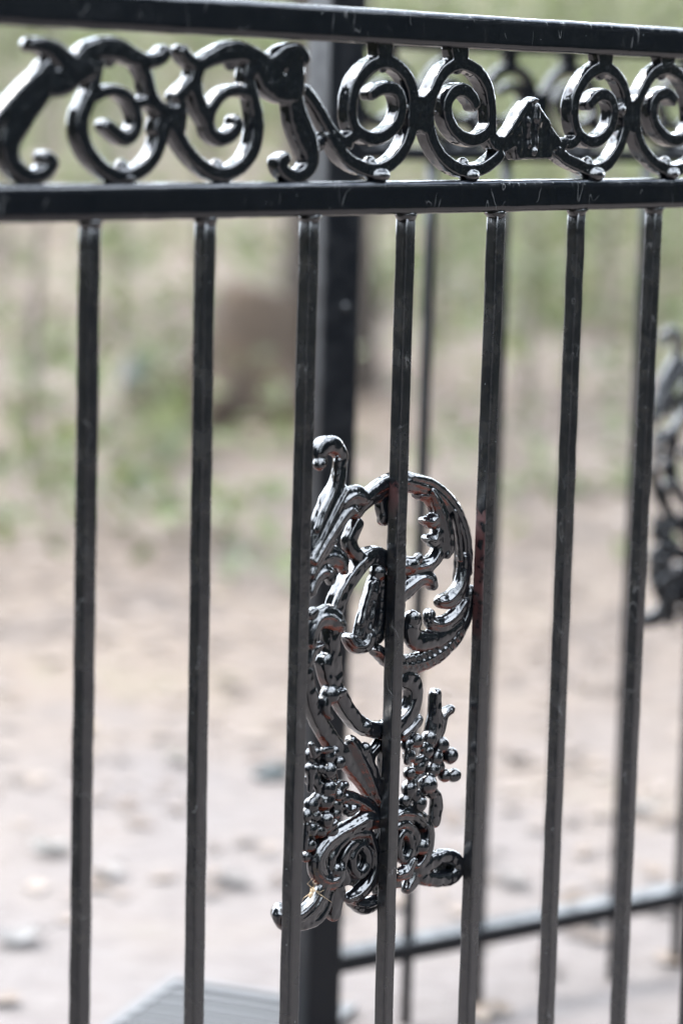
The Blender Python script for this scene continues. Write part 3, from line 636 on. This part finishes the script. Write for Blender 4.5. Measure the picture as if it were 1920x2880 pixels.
# ---- the cast ornament behind the bars: ring of acanthus, oval stem, two bunches of grapes, volutes
ORN_V = -.0125
def px(v): return v*.382653/3.5           # crop pixels to millimetres
def ornament(parent):
    C = Cast(NEAR, ORN_V); S = C.stroke
    # acanthus ring
    S('G3', [(560, 640), (640, 540), (760, 450), (890, 400), (1010, 420), (1140, 470), (1260, 590), (1340, 760), (1365, 950), (1350, 1110), (1350, 1260)], [9, 11, 13, 13, 13, 13, 14, 14, 13.5, 12, 10], 12, 0, 2.4)
    S('G3', [(560, 590), (660, 500), (780, 410), (890, 360)], [5, 6, 6, 5], 7, 4)
    S('G3', [(980, 370), (1130, 410), (1270, 530), (1360, 700), (1400, 900), (1400, 1080)], [4, 5, 5, 5, 4.5, 4], 7, 5, 2.2)
    S('G3', [(1290, 620), (1330, 800), (1340, 980)], [3, 3.5, 3], 6, 6.5, 2.)
    S('G3', [(1400, 1200), (1375, 1380), (1280, 1560), (1130, 1690), (960, 1745), (830, 1720), (720, 1640)], [9, 11, 12, 13, 13, 11, 8], 12, 0, 2.4)
    for i in range(13):                        # rope-like beads along the lower arc
        f = i/12; a = [(1330, 1480), (1270, 1570), (1200, 1635), (1120, 1685), (1040, 1715), (960, 1730), (880, 1720)]
        k = f*6; j = min(5, int(k)); q = k-j; x = a[j][0]*(1-q)+a[j+1][0]*q; y = a[j][1]*(1-q)+a[j+1][1]*q
        S('G3', [(x-14, y-34), (x+18, y+40)], [4.2, 3.2], 6, 4.8, 2.)
    # oval stem and its stub on the other side
    S('G3', [(820, 1030), (740, 955), (650, 960), (560, 1060), (470, 1200), (410, 1350), (390, 1520), (395, 1700), (415, 1850)], [10, 11.5, 11, 10.5, 10.5, 10.5, 10.5, 10.5, 10.5], 12, 0, 5)
    S('G4', [(395, -60), (430, 80), (490, 190), (560, 310), (640, 400), (730, 445), (830, 450), (930, 420), (1010, 330), (1045, 220), (1035, 110), (960, 70)], [10.5, 10.5, 10.5, 10, 10, 10.5, 11, 11, 11, 11, 12, 11], 12, 0, 5)
    S('G3', [(650, 960), (560, 1060), (470, 1200), (410, 1350)], 2.6, 5, 6, 2.)
    # centre spine behind the bar
    S('G4', [(850, 420), (845, 800), (835, 1100), (825, 1400), (815, 1640)], [10, 10, 13, 14, 12], 12)
    S('G3', [(880, 380), (872, 1000), (860, 1300), (850, 1720)], [9, 14, 15, 10], 11)
    C.ball('G4', 690, 430, 42, 4); C.ball('G4', 435, 195, 62, 3); S('G4', [(450, 200), (530, 165)], [9, 4], 9, 5)
    S('G4', [(400, 230), (395, 300), (430, 360)], [8, 6, 4], 9, 3)
    C.build('scroll_stem', M_ORN, .00095, 2, parent, .30)
    # leaves
    C = Cast(NEAR, ORN_V); S = C.stroke
    S('G3', [(320, 265), (300, 200), (340, 140), (410, 140), (460, 210), (455, 320), (430, 430), (375, 560), (310, 730), (260, 900), (225, 1080), (205, 1240)], [7, 9, 11, 11, 9.5, 9, 10, 13, 14, 12, 10, 8], [9, 11, 13, 12, 10, 10, 11, 12, 12, 12, 10, 8], 0, 2.6)
    C.ball('G3', 305, 275, 40, 3); S('G3', [(440, 240), (430, 340), (415, 450), (350, 600), (290, 760)], [3, 3, 3, 3.5, 3], 6, 5.5, 2.)
    S('G3', [(250, 980), (340, 790), (430, 600), (505, 465)], [6, 8, 9, 6], 9, 4, 2.2)
    S('G3', [(270, 1000), (370, 830), (460, 690), (530, 610), (570, 630)], [5, 7, 9, 9, 6], 9, 6, 2.2)
    S('G3', [(480, 560), (540, 510), (600, 510), (640, 540)], [9, 13, 12, 7], 10, 5, 2.4)
    S('G3', [(500, 620), (570, 560), (650, 530), (740, 500)], [10, 12, 11, 8], 10, 1, 2.4)
    S('G3', [(250, 1090), (310, 960), (380, 860), (410, 840)], [6, 8, 7, 4], 8, 5, 2.2)
    S('G3', [(250, 1090), (320, 990), (400, 950), (470, 990), (485, 1060)], [7, 11, 13, 11, 6], 9, 3, 2.2)
    S('G3', [(240, 1220), (280, 1120), (340, 1065), (390, 1085), (385, 1140)], [6, 9, 10, 8, 5], 9, 5, 2.2)
    S('G3', [(235, 1600), (260, 1480), (320, 1400), (400, 1400), (460, 1470)], [7, 11, 14, 14, 8], 11, 4, 2.3); C.ball('G3', 420, 1440, 60, 5, (1, .8, .8))
    S('G3', [(245, 1380), (270, 1345)], [7, 4], 8, 4, 2.2)
    S('G3', [(225, 1740), (255, 1650), (320, 1600)], [6, 9, 4], 8, 4, 2.2)
    S('G3', [(580, 700), (545, 780), (525, 850), (560, 930), (635, 975)], [8, 8.5, 8.5, 8.5, 5], 10, 2, 4)
    # inside the ring, right
    S('G3', [(1130, 470), (1190, 600), (1235, 740), (1255, 880), (1240, 950)], [6, 10, 12, 11, 5], 7, 6, 2.2)
    S('G3', [(1020, 500), (1110, 520), (1150, 610), (1150, 700)], [6, 8, 8, 6], 9, 0, 2.4)
    S('G3', [(1160, 660), (1130, 695), (1070, 690)], [7, 10, 5], 10, 3, 2.3); S('G3', [(1170, 760), (1150, 830), (1095, 825)], [7, 10, 6], 10, 3, 2.3)
    S('G3', [(1190, 760), (1180, 900), (1120, 1000), (1020, 1030), (930, 1020), (860, 1050)], [7, 9, 11, 11, 12, 11], 11, 1, 2.3); C.ball('G3', 1035, 965, 32, 5); C.ball('G3', 985, 1010, 55, 4, (1, .8, .8))
    S('G3', [(860, 1260), (950, 1180), (1050, 1110), (1110, 1120), (1135, 1170)], [14, 14, 11, 10, 7], 11, 2, 2.3)
    S('G3', [(780, 690), (775, 660)], [8, 6], 9); C.ball('G3', 775, 660, 36, 2, (.8, .8, 1.3))
    S('G3', [(800, 450), (765, 550), (772, 650)], [9, 8, 7], 9)
    S('G3', [(1190, 1285), (1260, 1270), (1330, 1190), (1365, 1070), (1365, 950)], [9, 12, 12, 11, 9], 10, 4, 2.3)
    S('G3', [(1115, 1365), (1120, 1430), (1200, 1450), (1300, 1390), (1370, 1280)], [6, 9, 11, 11, 8], 10, 4, 2.3)
    S('G3', [(1000, 1420), (975, 1480), (1010, 1560), (1120, 1570), (1240, 1520), (1330, 1430)], [13, 13, 14, 13, 12, 8], 11, 3, 2.5); C.ball('G3', 985, 1410, 52, 4)
    # trumpet flower left of the bar
    S('G3', [(705, 1130), (665, 1290), (630, 1440), (610, 1540)], [9, 11, 13, 14], 10, 2, 2.3); S('G3', [(760, 1120), (745, 1330), (725, 1530)], [10, 12, 14], 11, 0, 2.3)
    S('G3', [(690, 1150), (650, 1310), (615, 1450)], 3, 6, 7, 2.); S('G3', [(725, 1140), (700, 1320), (670, 1500)], 3, 6, 6.5, 2.)
    S('G3', [(670, 1530), (640, 1600), (560, 1610), (520, 1550)], [9, 10, 9, 7], 12, 3, 2.4); C.ball('G3', 735, 1070, 52, 3)
    # fanning stems below
    S('G4', [(810, 1040), (700, 860), (570, 690), (440, 530), (340, 360), (285, 200), (250, 20)], [7, 10, 11, 11, 10.5, 10, 9], 10, -1, 4)
    S('G4', [(800, 980), (720, 780), (640, 610), (590, 530)], [7, 10, 11, 8], 9, 3, 2.3); S('G4', [(805, 920), (740, 720), (690, 590)], [6, 7, 6], 8, 4, 2.2)
    S('G4', [(800, 900), (735, 760), (730, 640), (790, 560)], [7, 8, 8, 8], 9, 1, 2.3); C.ball('G4', 690, 590, 38, 4)
    S('G4', [(795, 1090), (710, 1015), (620, 965), (540, 940), (450, 930)], [7, 9, 9, 9, 7], 9, 2, 2.3); S('G4', [(620, 1020), (570, 1045), (540, 1020)], [7, 8, 6], 9, 3, 2.3)
    # bird-shaped leaf over the right-hand grapes
    S('G4', [(1210, 180), (1205, 290), (1205, 400), (1180, 520)], [8, 10, 15, 14], 10, 2, 2.4); S('G4', [(1320, 300), (1270, 340), (1235, 460), (1190, 540)], [7, 7, 8, 8], 9, -1, 2.3)
    S('G4', [(1085, 370), (1040, 430), (970, 490)], [7, 9, 9], 9, 3, 2.3); S('G4', [(1215, 930), (1215, 1040), (1200, 1135)], [8, 10, 8], 7, -1, 4)
    C.build('acanthus_leaf', M_ORN, .00095, 2, parent, .30)
    # bunches of grapes
    GL = [(430, 750, 48, 7), (410, 1110, 48, 7), (480, 1065, 34, 5), (300, 1000, 45, 5), (262, 1080, 40, 5), (295, 740, 40, 5), (365, 735, 30, 5), (420, 640, 52, 3), (500, 690, 44, 2), (470, 610, 36, 4), (330, 620, 34, 3), (300, 810, 44, 4), (420, 880, 60, 4), (505, 875, 44, 3), (545, 860, 28, 5),
          (395, 970, 62, 3), (480, 1000, 46, 3), (335, 960, 38, 6), (330, 1080, 36, 6), (290, 1180, 48, 4), (365, 1190, 44, 3), (440, 1190, 48, 3), (290, 1300, 38, 3), (262, 1385, 32, 2), (345, 850, 34, 6), (545, 950, 34, 4), (500, 930, 34, 6)]
    GR = [(1072, 530, 42, 7), (1165, 510, 46, 5), (1250, 560, 50, 4), (1320, 640, 50, 4), (1348, 785, 42, 5), (1275, 785, 40, 4), (1215, 655, 44, 6), (1140, 610, 46, 6), (1020, 640, 42, 6), (1090, 720, 44, 6), (1190, 740, 50, 5), (1150, 850, 60, 7), (1020, 880, 50, 5), (1020, 770, 38, 6), (1185, 910, 40, 5), (1090, 990, 50, 6), (1000, 560, 38, 4), (1060, 930, 36, 5), (985, 970, 40, 4), (1130, 680, 30, 8), (1240, 720, 34, 6)]
    for G, back in ((GL, [(300, 640), (400, 760), (420, 950), (330, 1150), (280, 1350)]), (GR, [(1150, 520), (1200, 660), (1110, 780), (1080, 920), (1020, 1000)])):
        C = Cast(NEAR, ORN_V)
        for x, y, r, dv in G: C.ball('G4', x, y, r, dv, (1.05, 1, 1))
        C.stroke('G4', back, [12, 17, 17, 14, 8], 6, -2)
        if G is GL:
            for a, b in (((300, 720), (290, 900)), ((340, 820), (350, 900)), ((440, 870), (500, 840)), ((270, 1150), (250, 1330)), ((420, 1180), (480, 1130)), ((300, 560), (320, 650)), ((390, 600), (450, 590))): C.stroke('G4', [a, b], [4.5, 3.5], 5, 7, 2.)
        else:
            for a, b in (((1000, 690), (1010, 600)), ((1040, 820), (1030, 930)), ((1120, 580), (1190, 560)), ((1060, 680), (1130, 650))): C.stroke('G4', [a, b], [5, 4], 5, 7.5, 2.)
        C.build('grape_cluster', M_ORN, .0009, 1, parent, .30)
    # volutes with their curled feet
    C = Cast(NEAR, ORN_V); S = C.stroke
    S('G4', [(780, 1110), (700, 1110), (600, 1160), (490, 1220), (400, 1300), (345, 1400), (355, 1500), (420, 1560), (490, 1540), (505, 1480)], [12, 13, 11, 11, 12, 13, 13, 12, 10, 8], 11, [2, 3, 3, 3, 3, 3, 3, 3, 4, 5], 2.4)
    C.ball('G4', 475, 1480, 42, 6); C.ball('G4', 690, 1130, 58, 2)
    S('G4', [(720, 1210), (600, 1220), (510, 1290), (450, 1390), (445, 1470)], [5, 6, 6, 6, 4], 7, 5, 2.2); S('G4', [(700, 1270), (600, 1290), (540, 1380), (530, 1470), (560, 1560)], [5, 7, 7, 7, 7], 7, 3, 2.2)
    S('G4', [(650, 1300), (595, 1380), (600, 1470), (650, 1510), (700, 1450), (705, 1360)], [6, 6, 6, 7, 7, 6], 9, 3, 2.4, True)
    S('G4', [(720, 1220), (755, 1340), (755, 1460), (725, 1560), (650, 1650), (565, 1690)], [7, 8, 8, 10, 10, 7], 10, 2, 2.3); S('G4', [(590, 1720), (680, 1745), (770, 1720)], [6, 11, 10], 10, -1, 2.3)
    C.plate('G4', [(480, 1230), (720, 1190), (770, 1400), (720, 1560), (600, 1600), (480, 1590), (400, 1560), (380, 1420)], 5, -3)
    S('G4', [(390, 1600), (365, 1680), (310, 1760), (230, 1830), (130, 1850), (70, 1810)], [9, 12, 14, 15, 15, 12], 11, 1, 2.4); C.ball('G4', 62, 1800, 66, -2, (.6, .8, 1))
    S('G4', [(365, 1610), (335, 1690), (270, 1770), (200, 1820)], 4, 6, 6.5, 2.); S('G4', [(430, 1640), (400, 1760), (330, 1850), (230, 1890)], [6, 7, 7, 6], 9, 2, 2.3)
    S('G4', [(470, 1620), (472, 1720), (460, 1810)], [9, 10, 10], 8, -1, 5); S('G4', [(500, 1600), (530, 1690)], [7, 4], 8, 0)
    C.build('volute', M_ORN, .0009, 1, parent, .30)
    C = Cast(NEAR, ORN_V); S = C.stroke
    S('G4', [(900, 1080), (980, 1060), (1070, 1080), (1140, 1160), (1150, 1270), (1120, 1380), (1070, 1450)], [9, 11, 10, 9.5, 9.5, 10, 10], 11, 2, 2.4)
    S('G4', [(900, 1170), (980, 1140), (1050, 1190), (1070, 1270), (1050, 1350)], [5, 6, 6, 6, 6], 8, 4, 2.2); S('G4', [(975, 1200), (930, 1260), (935, 1370), (990, 1400), (1025, 1330), (1020, 1250)], [6, 6, 6, 7, 7, 6], 9, 3, 2.4, True)
    C.ball('G4', 1110, 1305, 48, 6); C.plate('G4', [(900, 1120), (1060, 1100), (1130, 1240), (1100, 1400), (1000, 1440), (900, 1400)], 5, -3)
    S('G4', [(1090, 1470), (1170, 1425), (1270, 1380), (1350, 1400), (1375, 1470), (1310, 1540), (1200, 1550), (1110, 1530)], [13, 11, 10, 10, 10, 10, 10, 11], 11, 2, 2.5); C.ball('G4', 1250, 1480, 60, -4, (1, .3, .7)); C.ball('G4', 1385, 1410, 26, 2)
    S('G4', [(1070, 1440), (1045, 1540), (1000, 1620)], [11, 14, 8], 9, 0, 2.4); S('G4', [(1040, 1410), (1000, 1490), (935, 1515)], [7, 10, 8], 9, 5, 2.3); S('G4', [(900, 1570), (938, 1590)], [9, 4], 8, 1)
    C.build('volute', M_ORN, .0009, 1, parent, .30)
ORN = empty('cast_ornament'); ORN.parent = FENCE; ORN['label'] = 'glossy acanthus ring with grapes and volutes, red primer showing underneath'
ornament(ORN)

# ---- spider resting on the curled foot
def spider():
    C = Cast(NEAR, -.002); V, F = [], []
    def blob(c, a, b, axis):
        T = axis.normalized(); s = T.orthogonal().normalized(); u = T.cross(s); b0 = len(V)
        for i in range(7):
            th = math.pi*(i+.5)/7
            for j in range(8):
                q = 6.2832*j/8; V.append(tuple(c+T*(a*math.cos(th))+(s*math.cos(q)+u*math.sin(q))*b*math.sin(th)))
        for i in range(6):
            for j in range(8): F.append((b0+i*8+j, b0+i*8+(j+1) % 8, b0+(i+1)*8+(j+1) % 8, b0+(i+1)*8+j))
        F.append(tuple(b0+j for j in range(8))); F.append(tuple(b0+48+j for j in range(7, -1, -1)))
    P = lambda x, y, d=0: C.P('O7', x, y, d/1000)
    blob(P(548, 1125), .0026, .0019, P(560, 1090)-P(530, 1180)); blob(P(528, 1180), .0034, .0017, P(560, 1090)-P(520, 1200))
    for leg in ([(548, 1110, 0), (480, 1040, 4), (545, 975, 2)], [(555, 1105, 0), (510, 1060, 3), (530, 1100, 0)], [(560, 1100, 0), (552, 1020, 5), (582, 988, 1)], [(565, 1105, 0), (570, 1045, 4), (605, 1032, -1)],
                [(535, 1150, 0), (430, 1225, 4), (414, 1270, 0)], [(530, 1160, 0), (480, 1230, 3), (495, 1255, -1)], [(560, 1120, 0), (690, 1210, 4), (795, 1280, -1)], [(560, 1115, 0), (640, 1150, 5), (700, 1120, -1)]):
        limb(V, F, [P(*q) for q in leg], [.0003, .00025, .00018], 5)
    m, t, b = mat('pale_spider_body'); n_ = node(t, 'ShaderNodeTexNoise', Scale=900.); r = ramp(t, [(.3, (.30, .20, .11)), (.7, (.50, .38, .24))], n_.outputs[0]); t.links.new(r.outputs[0], b.inputs['Base Color']); b.inputs['Roughness'].default_value = .6
    e = link('spider', mesh('spider', V, F), m)
    e.location = FENCE.location; e.rotation_euler = FENCE.rotation_euler
    tag(e, 'tiny pale tan long-legged spider clinging to the curled foot of the ornament', 'spider')
spider()

# ================================================================== THE FAR FENCE
FF = empty('iron_fence', (FAR.o[0], FAR.o[1], 0), FAR.th)
tag(FF, 'out of focus black iron fence on a thick square post behind the near fence', 'fence')
bpy.context.view_layer.update()
uP = FAR.uz(934, 700)[0]                                   # the post
FUR = uP+1.9
fr = lambda n, z0, z1, dep=.022: link(n, beam(n, (uP, 0, (z0+z1)/2), (FUR, 0, (z0+z1)/2), z1-z0, dep, .003, 30, .0001, (0, 0, 1)), M_FAR, FF)
fr('top_rail', ZT0+.017, ZT1+.017); fr('middle_rail', EYE-.073, EYE-.056)
zb = FAR.uz(1440, 2604)[1]+EYE
fr('bottom_rail', zb-.013, zb+.010, .036)
ub0 = FAR.uz(1206, 740)[0]
i = -2
while ub0+i*SP < FUR-.03:
    u = ub0+i*SP; i += 1
    if u < uP+.05: continue
    link('bar', beam('bar', (u, 0, EYE-.069), (u, 0, -.005), .0115, .0115, .0018, 12, .0001, (1, 0, 0)), M_FAR, FF)
post = link('post', beam('post', (uP, 0, -.02), (uP, 0, 1.75), .0508, .0508, .003, 30, .00005, (1, 0, 0)), M_FAR, FF)
link('post', beam('post', (FUR+.02, 0, -.02), (FUR+.02, 0, 1.75), .0508, .0508, .003, 30, .00005, (1, 0, 0)), M_FAR, FF)
def dome(r):
    bm = bmesh.new(); bmesh.ops.create_uvsphere(bm, u_segments=12, v_segments=8, radius=r); me = bpy.data.meshes.new('bolt'); bm.to_mesh(me); bm.free()
    me.polygons.foreach_set('use_smooth', [True]*len(me.polygons)); return me
_, zz = FAR.uz(948, 865, .026); bo = link('bolt', dome(.005), M_CAST, FF, (uP+.004, -.0255, zz+EYE)); bo.scale = (1, .6, 1)
# frieze castings and ornament of the same pattern
ua_ = NEAR.uz(1184, 278)[0]; ub_ = NEAR.uz(1420+1115*.318878, 325)[0]; uf = FAR.uz(1520, 280)[0]; per = ub_-ua_
def far_piece(src, du):
    c = src.copy(); COL.objects.link(c); c.parent = FF; c.location = (du, 0, (1-1.12)*(EYE-.011)+.008); c.scale = (1, 1, 1.12); c.material_slots[0].link = 'OBJECT'; c.material_slots[0].material = M_FARC
far_piece(RING_R, uf-.185-ub_)
k = 0
while uf+k*(2*per+.01)+per < FUR-.12:
    q = k*(2*per+.01)
    for src in (RING_L, RING_R, PLATE): far_piece(src, uf-ua_+q)
    k += 1
lo = min(span(c)[0] for c in ORN.children); uo = FAR.uz(1790, 1600)[0]; zo = FAR.uz(1790, 1785)[1]+EYE
zmin = min(v.co.z for c in ORN.children for v in c.data.vertices)
e2 = empty('cast_ornament'); e2.parent = FF; e2.location = (uo-lo, 0, zo-zmin)
for ch in ORN.children:
    c = ch.copy(); COL.objects.link(c); c.parent = e2; c.material_slots[0].link = 'OBJECT'; c.material_slots[0].material = M_FARC
